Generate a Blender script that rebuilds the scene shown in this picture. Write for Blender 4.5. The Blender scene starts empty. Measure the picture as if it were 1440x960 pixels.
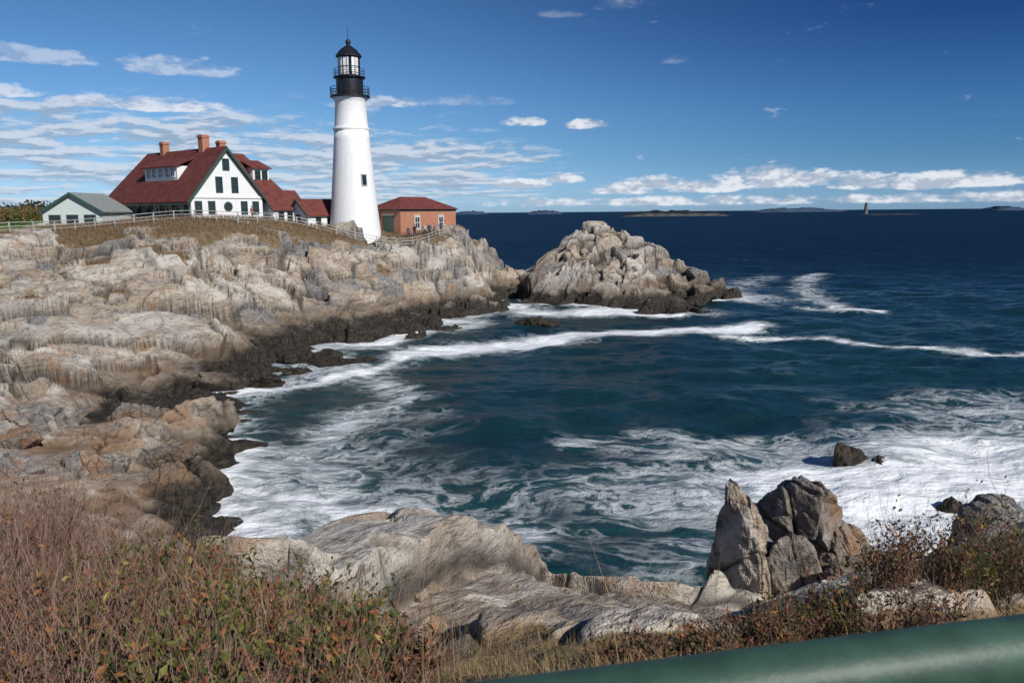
import bpy, math, numpy as np
from mathutils import Vector, Matrix
rng=np.random.default_rng(7)
sc=bpy.context.scene
sc.view_settings.view_transform='Standard'; sc.view_settings.look='None'; sc.view_settings.exposure=0

# ------------------------------------------------------------ shader helpers
class S:
    def __init__(s,nt,k): s.nt=nt; s.k=k
    def _m(s,op,b=None,c=None,rev=False):
        n=s.nt.nodes.new('ShaderNodeMath'); n.operation=op
        a=s
        if rev: a,b=b,s
        for i,v in enumerate((a,b,c)):
            if v is None: continue
            if isinstance(v,S): s.nt.links.new(v.k,n.inputs[i])
            else: n.inputs[i].default_value=v
        return S(s.nt,n.outputs[0])
    def __add__(s,o): return s._m('ADD',o)
    __radd__=__add__
    def __mul__(s,o): return s._m('MULTIPLY',o)
    __rmul__=__mul__
    def __sub__(s,o): return s._m('SUBTRACT',o)
    def __rsub__(s,o): return s._m('SUBTRACT',o,rev=True)
    def __truediv__(s,o): return s._m('DIVIDE',o)
    def mx(s,o): return s._m('MAXIMUM',o)
    def mn(s,o): return s._m('MINIMUM',o)
    def pw(s,o): return s._m('POWER',o)
    def ab(s): return s._m('ABSOLUTE')
    def sm(s,lo,hi,a=0.0,b=1.0):
        n=s.nt.nodes.new('ShaderNodeMapRange'); n.interpolation_type='SMOOTHSTEP'
        s.nt.links.new(s.k,n.inputs[0])
        for i,v in enumerate((lo,hi,a,b)):
            if isinstance(v,S): s.nt.links.new(v.k,n.inputs[i+1])
            else: n.inputs[i+1].default_value=v
        return S(s.nt,n.outputs[0])
class SH:
    def __init__(s,nt): s.nt=nt
    def node(s,t,**k):
        n=s.nt.nodes.new(t)
        for a,v in k.items(): setattr(n,a,v)
        return n
    def setin(s,n,i,v):
        if isinstance(v,S): s.nt.links.new(v.k,n.inputs[i])
        elif v is not None:
            if isinstance(v,tuple) and len(v)==3 and n.inputs[i].type=='RGBA': v=v+(1,)
            n.inputs[i].default_value=v
    def pos(s): return S(s.nt,s.node('ShaderNodeNewGeometry').outputs['Position'])
    def obj(s): return S(s.nt,s.node('ShaderNodeTexCoord').outputs['Object'])
    def sep(s,v):
        n=s.node('ShaderNodeSeparateXYZ'); s.setin(n,0,v); return [S(s.nt,o) for o in n.outputs]
    def comb(s,x,y,z):
        n=s.node('ShaderNodeCombineXYZ')
        for i,v in enumerate((x,y,z)): s.setin(n,i,v)
        return S(s.nt,n.outputs[0])
    def map(s,v,scale=(1,1,1),rot=(0,0,0),loc=(0,0,0)):
        n=s.node('ShaderNodeMapping'); s.setin(n,0,v); n.inputs[1].default_value=loc; n.inputs[2].default_value=rot; n.inputs[3].default_value=scale
        return S(s.nt,n.outputs[0])
    def noise(s,v,scale,detail=4,rough=.5,dist=0,col=False,lac=2.0):
        n=s.node('ShaderNodeTexNoise'); s.setin(n,'Vector',v); n.inputs['Scale'].default_value=scale; n.inputs['Detail'].default_value=detail
        n.inputs['Roughness'].default_value=rough; n.inputs['Distortion'].default_value=dist; n.inputs['Lacunarity'].default_value=lac
        return S(s.nt,n.outputs['Color' if col else 'Fac'])
    def voro(s,v,scale,feature='F1',out='Distance',rand=1.0):
        n=s.node('ShaderNodeTexVoronoi',feature=feature); s.setin(n,'Vector',v); n.inputs['Scale'].default_value=scale; n.inputs['Randomness'].default_value=rand
        return S(s.nt,n.outputs[out])
    def mix(s,f,a,b,mode='MIX'):
        n=s.node('ShaderNodeMix',data_type='RGBA',blend_type=mode); n.clamp_factor=True
        s.setin(n,0,f); s.setin(n,6,a); s.setin(n,7,b); return S(s.nt,n.outputs[2])
    def vadd(s,a,b):
        n=s.node('ShaderNodeVectorMath',operation='ADD'); s.setin(n,0,a); s.setin(n,1,b); return S(s.nt,n.outputs[0])
    def vscale(s,a,f):
        n=s.node('ShaderNodeVectorMath',operation='SCALE'); s.setin(n,0,a); s.setin(n,3,f); return S(s.nt,n.outputs[0])
    def attr(s,name,out='Fac'):
        n=s.node('ShaderNodeAttribute',attribute_name=name); return S(s.nt,n.outputs[out])
    def bump(s,h,strength=.5,dist=.1,normal=None):
        n=s.node('ShaderNodeBump'); n.inputs['Strength'].default_value=strength; n.inputs['Distance'].default_value=dist
        s.setin(n,'Height',h)
        if normal: s.setin(n,'Normal',normal)
        return S(s.nt,n.outputs[0])
def newmat(name):
    m=bpy.data.materials.new(name); m.use_nodes=True
    sh=SH(m.node_tree); b=m.node_tree.nodes['Principled BSDF']
    return m,sh,b
def simple(name,col,rough=.6,metal=0,vary=.15,scale=3,bump=0,spec=.4):
    m,sh,b=newmat(name)
    n=sh.noise(sh.obj(),scale,3,.6)
    c=sh.mix(n.sm(.3,.7),tuple(x*(1-vary) for x in col),tuple(min(1,x*(1+vary)) for x in col))
    sh.setin(b,'Base Color',c); b.inputs['Roughness'].default_value=rough; b.inputs['Metallic'].default_value=metal; b.inputs['Specular IOR Level'].default_value=spec
    if bump: sh.setin(b,'Normal',sh.bump(sh.noise(sh.obj(),scale*6,3,.6),.5,bump))
    return m

# ------------------------------------------------------------ numpy noise
def h2(ix,iy,seed):
    a=(ix.astype(np.int64)*374761393+iy.astype(np.int64)*668265263+seed*974634777)&0xffffffff
    a=((a^(a>>13))*1274126177)&0xffffffff
    a=((a^(a>>16))*2246822519)&0xffffffff
    a=a^(a>>15)
    return (a&0xffffff)/float(0xffffff)
def vn(x,y,seed=0):
    ix=np.floor(x);iy=np.floor(y);fx=x-ix;fy=y-iy
    fx=fx*fx*fx*(fx*(fx*6-15)+10);fy=fy*fy*fy*(fy*(fy*6-15)+10)
    a=h2(ix,iy,seed);b=h2(ix+1,iy,seed);c=h2(ix,iy+1,seed);d=h2(ix+1,iy+1,seed)
    return (a+(b-a)*fx)*(1-fy)+(c+(d-c)*fx)*fy
def fbm(x,y,seed=0,o=4,r=.5):
    s=0;a=1;t=0
    for i in range(o):
        s=s+a*vn(x*2**i+i*17.3,y*2**i-i*9.1,seed+i);t+=a;a*=r
    return s/t-.5
def facet(x,y,seed,bias=.0,tilt=1.0,soft=.12,full=False):
    ix=np.floor(x);iy=np.floor(y);b1=np.full(x.shape,1e9);b2=b1.copy();v1=np.zeros(x.shape);v2=v1.copy();c1=v1.copy()
    for dx in (-1,0,1):
        for dy in (-1,0,1):
            cx=ix+dx;cy=iy+dy
            r0=h2(cx,cy,seed); r1=h2(cx,cy,seed+1); r2=h2(cx,cy,seed+2)
            ex=x-(cx+.1+.8*r0);ey=y-(cy+.1+.8*r1);d=np.sqrt(ex*ex+ey*ey)
            v=(r2-.5)*.9+ex*(h2(cx,cy,seed+3)-.5)*tilt+ey*((h2(cx,cy,seed+4)-.5)*tilt+bias)
            m=d<b1; m2=(~m)&(d<b2)
            b2=np.where(m,b1,np.where(m2,d,b2)); v2=np.where(m,v1,np.where(m2,v,v2))
            b1=np.where(m,d,b1); v1=np.where(m,v,v1); c1=np.where(m,r2,c1)
    e=b2-b1; w=.5+.5*np.clip(e/soft,0,1)
    val=v1*w+v2*(1-w)
    return (val,e,c1) if full else val
ST=math.radians(40)   # strike of the rock layers in plan
def rockd(x,y,fine=0):
    a=x*math.cos(ST)+y*math.sin(ST); b=-x*math.sin(ST)+y*math.cos(ST)
    w1=fbm(x/7,y/7,50,4)*4; w2=fbm(x/5,y/5,60,4)*3.2
    a=a+w1;b=b+w2
    k=.6 if fine else 1.0
    f1,e1,c1=facet(a/(10*k),b/(5.5*k),1,-.2,1.3,.07,True)
    f2,e2,c2=facet(a/(4.2*k),b/(2.6*k),11,-.25,1.5,.10,True)
    f3,e3,c3=facet(a/(1.7*k),b/(1.2*k),21,-.2,1.6,.20,True)
    act=ss(fbm(x/9,y/9,75,3),-.2,.2)*.85+.45      # some parts are smooth slabs, others broken
    l3=.36 if fine else .30
    r=k*(1.8*f1+1.25*f2*act+l3*f3*act)+.5*k*fbm(x/4,y/4,70,5)
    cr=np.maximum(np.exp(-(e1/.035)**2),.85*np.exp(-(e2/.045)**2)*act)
    r=r-k*(.5*np.exp(-(e1/.05)**2)+.32*np.exp(-(e2/.06)**2)*act)
    cell=c1*.45+c2*.4+c3*.15
    if fine:
        f4,e4,c4=facet(a/.42,b/.26,31,-.4,1.4,.2,True)
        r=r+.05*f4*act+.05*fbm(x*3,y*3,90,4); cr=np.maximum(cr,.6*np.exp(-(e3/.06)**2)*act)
    return r,cr,cell
def ss(v,a,b):
    t=np.clip((v-a)/(b-a),0,1); return t*t*(3-2*t)
# ------------------------------------------------------------ hand-estimated heights, mostly from image pixels and assumed distances (x,y,z metres, sea level 0)
shore=[(-1.5,153),(-2.6,148),(-4.8,136.7),(-3.9,117),(-6.4,102.9),(-9.2,98.8),(-9.6,88.5),(-13.2,82),(-16.7,80.9),(-19.2,79),(-20.5,73.5),(-22.6,71.2),(-18.9,60.5),(-20.7,58.4),(-21.9,55.5),(-21.9,52),(-22.2,48.7),(-24.4,47.0),(-26.6,50.2),
 (-17.6,47.2),(-16.6,43.9),(-15.8,38.6),(-14.4,35),(-13.2,31.3),(-11.5,28.5),(-9.5,26),(-9,24.5),(-5,21.5),(0,20.8),(4,19.8),(8,19.3),(12,19.5),(17,20.5),(24,19),(34,19),(45,17)]
islet0=[(1.6,117),(4,113),(8.1,111.5),(11,109),(14.5,106.5),(16.2,100.5),(20,101),(24.4,110.5),(28,117),(32.5,122.5),(31,130),(25,137),(15,141),(7,138),(2.5,129)]
under=[(-10,40),(-8,50),(-10,60),(-13,56),(-9,71),(-4,85),(-13,75),(-2,100),(0,120),(0.5,135),(3,150),(-9,32),(-6,27),(0,26),(5,25),(12,25),(20,26),(30,26),(45,25),(-23.5,51.5),
 (1,108),(6,105),(11,101),(15,94),(22,96),(28,108),(36,118),(37,130),(30,142),(15,148),(5,146),(0,90),(10,80),(25,80),(10,60),(25,60),(10,40),(25,40),(45,40),(50,80),(55,120),(30,170),(0,175),(-15,172),(70,60),(60,170)]
land=[(-51,80,10.6),(-46.4,72,6.9),(-32.7,50,4.07),(-30,44,2.9),(-24,42,1.9),(-52.5,90,11.7),(-53,97,11.6),(-45,82,9.4),(-37.8,68,5.75),(-29.4,52,2.2),
(-38.7,84,10.7),(-33.5,72,6.6),(-28.2,60,3.3),(-36.5,92,12.5),(-34.2,86,11),(-30.6,76,6.2),(-26.8,66,4.1),(-23.6,57,1.5),(-28.5,98,12.2),(-27,92,9.8),(-24.8,84,5.4),(-23.1,78,3.1),(-22.3,74.5,1.3),
(-21,108,10.6),(-19.2,98,8.6),(-18.1,92,4.7),(-16.7,84,1.5),(-15.3,108,10.1),(-11.3,106,8.8),(-10.4,101,3.9),(-7.9,112,10.4),(-7.2,107,7.4),(-7.2,104.2,2.8),(-6.3,118,10.0),(-3.4,124,7.6),(-1.9,129,6.0),(-1.2,136,3.4),(-4.2,121,6.8),(-1.5,145,1.5),
(-24,36,2.2),(-21.3,37,1.9),(-18.3,39,2.0),(-17.2,42.5,2.1),(-18.9,28,2.9),(-17.4,30,2.3),(-15.8,33,1.6),(-14.9,34,1.1),(-16.3,24,3.3),(-15.2,26,2.5),(-26,30,3.6),(-30,36,3.2),
(-39,98,12.3),(-30.8,107,11.5),(-45,106,12.5),(-52,112,12.3),(-14,112,10.3),(-10,125,9.0),(-14,145,5),(-20,160,3),(-35,150,9),(-35,125,11.5),(-62,118,13),(-60,100,11.8),(-66,88,11.5),(-80,110,14),(-100,140,14),(-70,160,11),(-120,100,14),(-60,70,9),(-75,60,10),(-50,50,7),(-60,30,9),(-40,20,9),(-110,50,13),(-40,38,5),(-50,175,3),(-100,175,8),
(-17.5,69.8,.5),(-15,68.8,.25),(-16.5,74,-.6),
(4.0,120,5.8),(5.5,124,7.2),(9.5,129,9.6),(15,130,9.6),(19.6,128,7.9),(24,125,5.9),(27,123,4.0),(30,123.5,1.6),(8.7,116,5.4),(14,112.5,4.6),(17,108.5,2.2),(19,106,1.2),(9.5,122,7.5),(15,120,6.8),(21,115,3.0),(2.8,118,4.2),
(0,0,11.2),(0,-4,11.4),(-6,0,11),(6,0,11),(0,1.5,11.1),(-1.5,3,10.75),(0,3,10.8),(2,3,10.75),(0,4.5,10.15),(2.5,4.5,10.2),(-3.8,5.5,9.9),(-2,6.5,9.05),(0,6,9.3),(2.5,6,9.4),(4,6,9.55),(6,6,9.7),(4.4,8,8.6),(-3.6,7.5,9.2),(-6,6,10),(-8,10,7.6),(-8,14,5.2),(-12,20,3.6),(-9,18,3.0),(-5,16,3.4),(-5.6,12,5.5),(-4.7,13,5.6),(-14,10,9),(-20,12,9.5),(-12,2,11),(-25,0,11),
(-3.5,12.6,7.4),(-2.8,13.2,7.25),(-1.6,13.7,7.15),(-.3,14.0,7.0),(.5,13.6,6.7),(1.7,13.5,6.3),(3.4,12.8,6.4),(4.3,11.5,6.7),(-2.9,10.5,7.9),(-1.9,9,8.25),(-.9,7.6,8.65),(-.2,9,8.3),(.6,8,8.6),(2.2,10,7.7),(2.4,8.7,8.1),(0.3,11.3,7.7),
(4.6,14,5.7),(5.9,14,5.6),(6.9,13,6.3),(5.3,12.3,6.2),(8.9,13.6,7.0),(7.6,11,8.0),(-1.5,16.5,4.2),(1,16.5,4),(4.5,16.5,3.4),(8,16,4),(12,14,6),(16,12,7),(12,5,10),(20,0,11),(30,8,8),(35,-5,11)]
P=np.array([(x,y,0) for x,y in shore]+[(x,y,0) for x,y in islet0]+[(x,y,-2.4) for x,y in under]+land,float)
def rbf_k(dx,dy): return -np.sqrt(dx*dx+dy*dy+.2)
A=rbf_k(P[:,None,0]-P[None,:,0],P[:,None,1]-P[None,:,1])
n=len(P); AA=np.zeros((n+1,n+1)); AA[:n,:n]=A; AA[:n,n]=1; AA[n,:n]=1
rhs=np.zeros(n+1); rhs[:n]=P[:,2]
Wt=np.linalg.solve(AA+np.diag([-1e-2]*n+[0]),rhs)
def base(x,y):
    s=x.shape; x=x.ravel(); y=y.ravel(); o=np.empty(x.size)
    for i in range(0,x.size,20000):
        j=slice(i,i+20000)
        o[j]=rbf_k(x[j,None]-P[None,:,0],y[j,None]-P[None,:,1])@Wt[:n]+Wt[n]
    return o.reshape(s)
def grassmask(x,y,z):
    g=ss(z+fbm(x/5,y/3,200,4)*7,9.8,11.3)*ss(y,60,75)
    g=np.maximum(g,ss(7.4-y+fbm(x/1.2,y/1.2,210,3)*4.5,0,.8)*(y<30)*(np.abs(x)<40))
    g=np.maximum(g,ss(z,8.0,9.5)*ss(-x,55,62))
    g=np.maximum(g,ss(fbm(x/7,y/3.5,220,4),.13,.22)*ss(z,4.5,7)*ss(y,55,65)*.9*(x<-8))
    return g
def height(x,y,fine=0):
    b=base(x,y); g=grassmask(x,y,b)
    # fracture pattern follows the dip, so it also varies down steep faces
    kz=.5
    r,cr,cell=rockd(x-.35*kz*b,y+kz*b,fine)
    amp=1-.88*g
    if fine: amp=amp*.62
    else: amp=amp*(.55+.45*ss(y,30,70))*(1-.55*ss(b,10.2,11.5))
    h=b+r*amp
    st=.55 if fine else 1.7            # bedding shelves, gently dipping
    t=(h-.20*x+.05*y)/st+fbm(x/9,y/9,230,4)*2.6
    sh_=ss(fbm(x/6,y/6,235,3),-.12,.15)
    h=h-.14*st*np.sin(2*math.pi*t)*(1-g)*ss(h,-.5,.8)*sh_
    ph=t-np.floor(t)
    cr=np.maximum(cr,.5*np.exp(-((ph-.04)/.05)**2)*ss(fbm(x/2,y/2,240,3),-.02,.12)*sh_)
    cell=cell*.8+.2*h2(np.floor(t),np.floor(t*0),7)
    return h, g, cr*(1-g), cell
def gz(x,y):
    h=height(np.array([[float(x)]]),np.array([[float(y)]]),1 if y<24 else 0)[0]; return float(h[0,0])

# ------------------------------------------------------------ mesh helpers
def link(o): sc.collection.objects.link(o); return o
def raw_mesh(name,V,F,mats,smooth=False,attrs=None,cols=None,midx=None):
    me=bpy.data.meshes.new(name); V=np.ascontiguousarray(V,dtype=np.float32); F=np.ascontiguousarray(F,dtype=np.int32)
    k=F.shape[1]
    me.vertices.add(len(V)); me.vertices.foreach_set('co',V.ravel())
    me.loops.add(F.size); me.loops.foreach_set('vertex_index',F.ravel())
    me.polygons.add(len(F)); me.polygons.foreach_set('loop_start',np.arange(0,F.size,k,dtype=np.int32)); me.polygons.foreach_set('loop_total',np.full(len(F),k,dtype=np.int32))
    if midx is not None: me.polygons.foreach_set('material_index',np.asarray(midx,dtype=np.int32))
    me.polygons.foreach_set('use_smooth',np.full(len(F),bool(smooth)))
    me.update(calc_edges=True)
    for m in mats: me.materials.append(m)
    for a,v in (attrs or {}).items():
        at=me.attributes.new(a,'FLOAT','POINT'); at.data.foreach_set('value',np.ascontiguousarray(v,dtype=np.float32).ravel())
    if cols is not None:
        at=me.attributes.new('tint','FLOAT_COLOR','POINT'); c=np.ones((len(V),4),np.float32); c[:,:3]=cols; at.data.foreach_set('color',c.ravel())
    return link(bpy.data.objects.new(name,me))
def grid_faces(ny,nx):
    i=np.arange(ny-1)[:,None]*nx+np.arange(nx-1)[None,:]
    i=i.ravel(); return np.stack([i,i+1,i+nx+1,i+nx],1)

# ------------------------------------------------------------ materials
def rock_material():
    m,sh,b=newmat('coastal_rock')
    p=sh.pos(); x,y,z=sh.sep(p)
    f=sh.map(p,rot=(0,0,-ST)); f=sh.map(f,rot=(math.radians(20),math.radians(8),0)); f=sh.map(f,scale=(.55,.85,1.25))
    wn=sh.noise(p,.6,3,.55,col=True)
    warp=sh.vadd(f,sh.vscale(wn,.9))
    big=sh.noise(p,.11,3,.55); mid=sh.noise(warp,.7,6,.68); fine=sh.noise(sh.map(f,scale=(1.3,1,.9)),3.2,5,.72); spk=sh.noise(p,24,2,.7)
    lay=sh.noise(sh.map(warp,scale=(.4,1.0,2.6)),1.5,4,.65)
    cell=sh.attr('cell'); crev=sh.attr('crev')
    tan=(.36,.285,.205); pale=(.53,.48,.41); grey=(.19,.183,.175); dk=(.065,.06,.055); brown=(.23,.16,.105)
    tone=(mid-.5)*1.9+(cell-.40)*1.9+(big-.5)*2.1+.45
    c=sh.mix(tone.sm(.05,.60),grey,tan)
    c=sh.mix(tone.sm(.50,1.15),c,pale)
    c=sh.mix((big-mid+.5).sm(.53,.72)*.55,c,brown)
    cool=sh.noise(sh.vadd(p,(3,50,9)),.16,4,.6)
    c=sh.mix(cool.sm(.46,.62)*.6,c,sh.mix(tone.sm(.1,1.0),(.15,.147,.145),(.40,.385,.36)))
    c=sh.mix(fine.sm(.50,.66)*.42,c,pale)
    c=sh.mix(fine.sm(.48,.35)*.65,c,dk)
    c=sh.mix(lay.sm(.57,.67)*.4,c,dk)
    c=sh.mix(spk.sm(.52,.7)*.35,c,(.13,.12,.11))
    rn=sh.noise(sh.vadd(p,(31,7,3)),.5,4,.68)
    low=z.sm(5,2.2)*y.sm(60,40)*y.sm(24,28)
    c=sh.mix((rn+low*.09).sm(.56,.68)*.6,c,(.28,.14,.06))
    c=sh.mix(crev*.88,c,(.028,.024,.021))  # crack edges darkened in the colour: dirt plus painted-in shade
    up=y.sm(45,75)*.8
    wl=z-up+(sh.noise(p,.3,5,.65)-.5)*3.2
    c=sh.mix(wl.sm(2.9,1.3)*.6,c,(.12,.08,.045))
    wet=wl.sm(1.45,.55)
    c=sh.mix(wet,c,sh.mix(fine.sm(.4,.6),(.014,.012,.010),(.045,.035,.022)))
    g=sh.attr('grass'); gn=sh.noise(p,1.6,3,.6)
    gc=sh.mix(gn.sm(.4,.62),(.215,.15,.085),(.12,.095,.05)); gc=sh.mix(sh.noise(p,9,2,.6).sm(.4,.7)*.6,gc,(.15,.09,.05))
    lawn=x.sm(-52,-55)*y.sm(84,90)
    gc=sh.mix(lawn,gc,(.10,.17,.035))
    gm=(g+(mid-.5)*1.2).sm(.35,.6)
    c=sh.mix(gm,c,gc)
    sh.setin(b,'Base Color',c)
    sh.setin(b,'Roughness',(wet*-.5+.9)); b.inputs['Specular IOR Level'].default_value=.28
    hgt=mid*1.0+fine*.7+lay*.3+spk*.06
    sh.setin(b,'Normal',sh.bump(hgt,1.0,.24))
    return m
ROCK=rock_material()

def water_material():
    m,sh,b=newmat('sea_water')
    p=sh.pos(); x,y,z=sh.sep(p); a=sh.attr('foam')
    w0=sh.noise(p,.09,2,.5,col=True); w1=sh.noise(p,.42,2,.5,col=True)
    q=sh.vadd(sh.vadd(p,sh.vscale(w0,11)),sh.vscale(w1,2.4))
    q=sh.map(q,scale=(.55,1.0,1),rot=(0,0,.25))
    n1=sh.noise(q,.34,7,.62); n2=sh.noise(sh.map(q,scale=(.5,1.6,1)),.9,7,.68)
    ridge=(sh.noise(q,.55,6,.65)-.5).ab().sm(.0,.085,1,0)
    v=a*1.25+(n1-.5)*1.8+(n2-.5)*1.1
    solid=v.sm(.55,1.25)
    lace=ridge*(a*1.3+(n1-.5)*1.3).sm(.15,.9)
    foam=solid.mx(lace*.6)*(n2.sm(.2,.5)*.25+.75)
    aer=(a+(n1-.5)*.9).sm(.2,1.0)
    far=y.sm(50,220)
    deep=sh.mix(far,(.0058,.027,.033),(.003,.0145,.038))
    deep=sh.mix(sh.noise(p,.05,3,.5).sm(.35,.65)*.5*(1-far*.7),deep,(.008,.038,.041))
    wc=sh.mix(aer*.7,deep,(.040,.125,.13))
    c=sh.mix(foam,wc,(.80,.82,.83))
    sh.setin(b,'Base Color',c); sh.setin(b,'Roughness',(foam*.5+.24).mx(far*.5))
    b.inputs['IOR'].default_value=1.33; sh.setin(b,'Specular IOR Level',(foam*-.3+.34)*y.sm(60,320,1,.30))
    hgt=sh.noise(sh.map(p,scale=(.7,1.3,1),rot=(0,0,.3)),.8,5,.6)*1.0+sh.noise(sh.map(p,scale=(.6,1.3,1)),.22,4,.5)*2.2
    n=sh.node('ShaderNodeBump'); sh.setin(n,'Height',hgt); n.inputs['Distance'].default_value=.5; n.inputs['Strength'].default_value=.85
    hf=sh.bump(foam*(n2+.6),.6,.16,S(m.node_tree,n.outputs[0]))
    sh.setin(b,'Normal',hf)
    return m
WATER=water_material()

def foliage_material():
    m,sh,b=newmat('foliage')
    c=sh.attr('tint','Color'); sh.setin(b,'Base Color',c); b.inputs['Roughness'].default_value=.65; b.inputs['Specular IOR Level'].default_value=.25
    t=sh.node('ShaderNodeBsdfTranslucent'); sh.setin(t,0,c); mx=sh.node('ShaderNodeMixShader'); mx.inputs[0].default_value=.22
    m.node_tree.links.new(b.outputs[0],mx.inputs[1]); m.node_tree.links.new(t.outputs[0],mx.inputs[2])
    m.node_tree.links.new(mx.outputs[0],m.node_tree.nodes['Material Output'].inputs[0])
    return m
FOL=foliage_material()
WHITE=simple('white_paint',(.72,.72,.71),.55,vary=.05,scale=1.2,bump=.01)
GREEN=simple('dark_green_trim',(.035,.075,.06),.45,vary=.1)
GLASS=simple('window_glass',(.02,.025,.03),.08,vary=.2,spec=.6)
BLACK=simple('black_iron',(.012,.013,.016),.4,vary=.2)
GREYW=simple('weathered_wood',(.36,.35,.33),.8,vary=.25,scale=4)
GREYROOF=simple('grey_shingle',(.22,.24,.23),.8,vary=.15,scale=4)
SAGE=simple('pale_green_wall',(.50,.56,.53),.7,vary=.06)
def roofmat():
    m,sh,b=newmat('red_shingle'); p=sh.obj(); x,y,z=sh.sep(p)
    n=sh.noise(p,1.2,4,.65); n2=sh.noise(sh.map(p,scale=(1,1,6)),3,3,.6)
    c=sh.mix(n.sm(.35,.65),(.115,.032,.028),(.17,.052,.042)); c=sh.mix(n2.sm(.45,.7)*.5,c,(.08,.027,.025))
    rows=(z*4.5)._m('FRACT')
    sh.setin(b,'Base Color',c); b.inputs['Roughness'].default_value=.85; b.inputs['Specular IOR Level'].default_value=.2
    sh.setin(b,'Normal',sh.bump(rows+n2,.6,.05)); return m
REDROOF=roofmat()
def brickmat(name,c1,c2,mort):
    m,sh,b=newmat(name); p=sh.obj(); x,y,z=sh.sep(p)
    n=sh.node('ShaderNodeTexBrick'); sh.setin(n,'Vector',sh.comb(x+y,z,0.0)); n.inputs['Scale'].default_value=2.2
    n.inputs['Color1'].default_value=c1+(1,);n.inputs['Color2'].default_value=c2+(1,);n.inputs['Mortar'].default_value=mort+(1,)
    n.inputs['Mortar Size'].default_value=.012
    c=sh.mix(sh.noise(p,.8,4,.6).sm(.4,.7)*.4,S(m.node_tree,n.outputs[0]),c1)
    sh.setin(b,'Base Color',c); b.inputs['Roughness'].default_value=.85
    sh.setin(b,'Normal',sh.bump(S(m.node_tree,n.outputs[1]),-.4,.02)); return m
BRICK=brickmat('red_brick',(.33,.12,.07),(.42,.18,.10),(.36,.27,.2))
def towermat():
    m,sh,b=newmat('whitewashed_masonry'); p=sh.obj()
    a=sh.voro(sh.map(p,scale=(1,1,1.8)),1.8,'DISTANCE_TO_EDGE'); n=sh.noise(p,2.5,4,.65); st=sh.noise(sh.map(p,scale=(2,2,.15)),1.2,4,.6)
    c=sh.mix(st.sm(.5,.75)*.35,(.75,.75,.74),(.58,.57,.54))
    sh.setin(b,'Base Color',c); b.inputs['Roughness'].default_value=.6
    sh.setin(b,'Normal',sh.bump(a.sm(0,.12)*.5+n,.4,.06)); return m
TOWER=towermat()

# ------------------------------------------------------------ terrain meshes
def radial_patch(name,u,ys,fine,sink=None):
    U,Y=np.meshgrid(u,ys); X=U*Y
    H,g,cr,cell=height(X,Y,fine)
    if sink is not None: H=H-sink(X,Y)
    X2=X+fbm(X*.7,Y*.7+H*.35,301,4)*.7*(1-g)*(.3 if fine else 1)
    V=np.stack([X2,Y,H],-1).reshape(-1,3)
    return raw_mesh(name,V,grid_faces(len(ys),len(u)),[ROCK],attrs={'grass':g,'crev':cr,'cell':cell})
ys=np.exp(np.arange(math.log(22.5),math.log(178),.0034)); us=np.concatenate([np.linspace(-1.6,-.8,60)[:-1],np.arange(-.8,.06,.0018)])
radial_patch('headland_terrain',us,ys,0,lambda X,Y:.5*ss(-Y,-25.5,-23))
ys=np.exp(np.arange(math.log(2.0),math.log(26.5),.0036)); us=np.arange(-1.0,1.0,.0030)
radial_patch('foreground_cliff',us,ys,1)
X,Y=np.meshgrid(np.arange(-1,38,.14),np.arange(96,145,.13)); H,g,cr,cell=height(X,Y,0)
f,e,c_=facet((X*.8+Y*.6)/3.4,(Y*.8-X*.6)/4.4,400,.1,1.5,.10,True)
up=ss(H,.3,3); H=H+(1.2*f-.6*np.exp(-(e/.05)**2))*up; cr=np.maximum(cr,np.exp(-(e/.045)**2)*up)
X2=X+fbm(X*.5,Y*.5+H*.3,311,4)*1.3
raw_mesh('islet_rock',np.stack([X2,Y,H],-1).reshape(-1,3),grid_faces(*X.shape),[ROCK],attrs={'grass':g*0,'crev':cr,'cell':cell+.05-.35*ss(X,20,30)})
X,Y=np.meshgrid(np.linspace(-150,60,140),np.linspace(-60,2.2,60)); H=11.2+0*X+fbm(X/8,Y/8,9,3)*.5-.15
raw_mesh('clifftop_ground',np.stack([X,Y,H],-1).reshape(-1,3),grid_faces(*X.shape),[ROCK],attrs={'grass':H*0+1})

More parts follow.
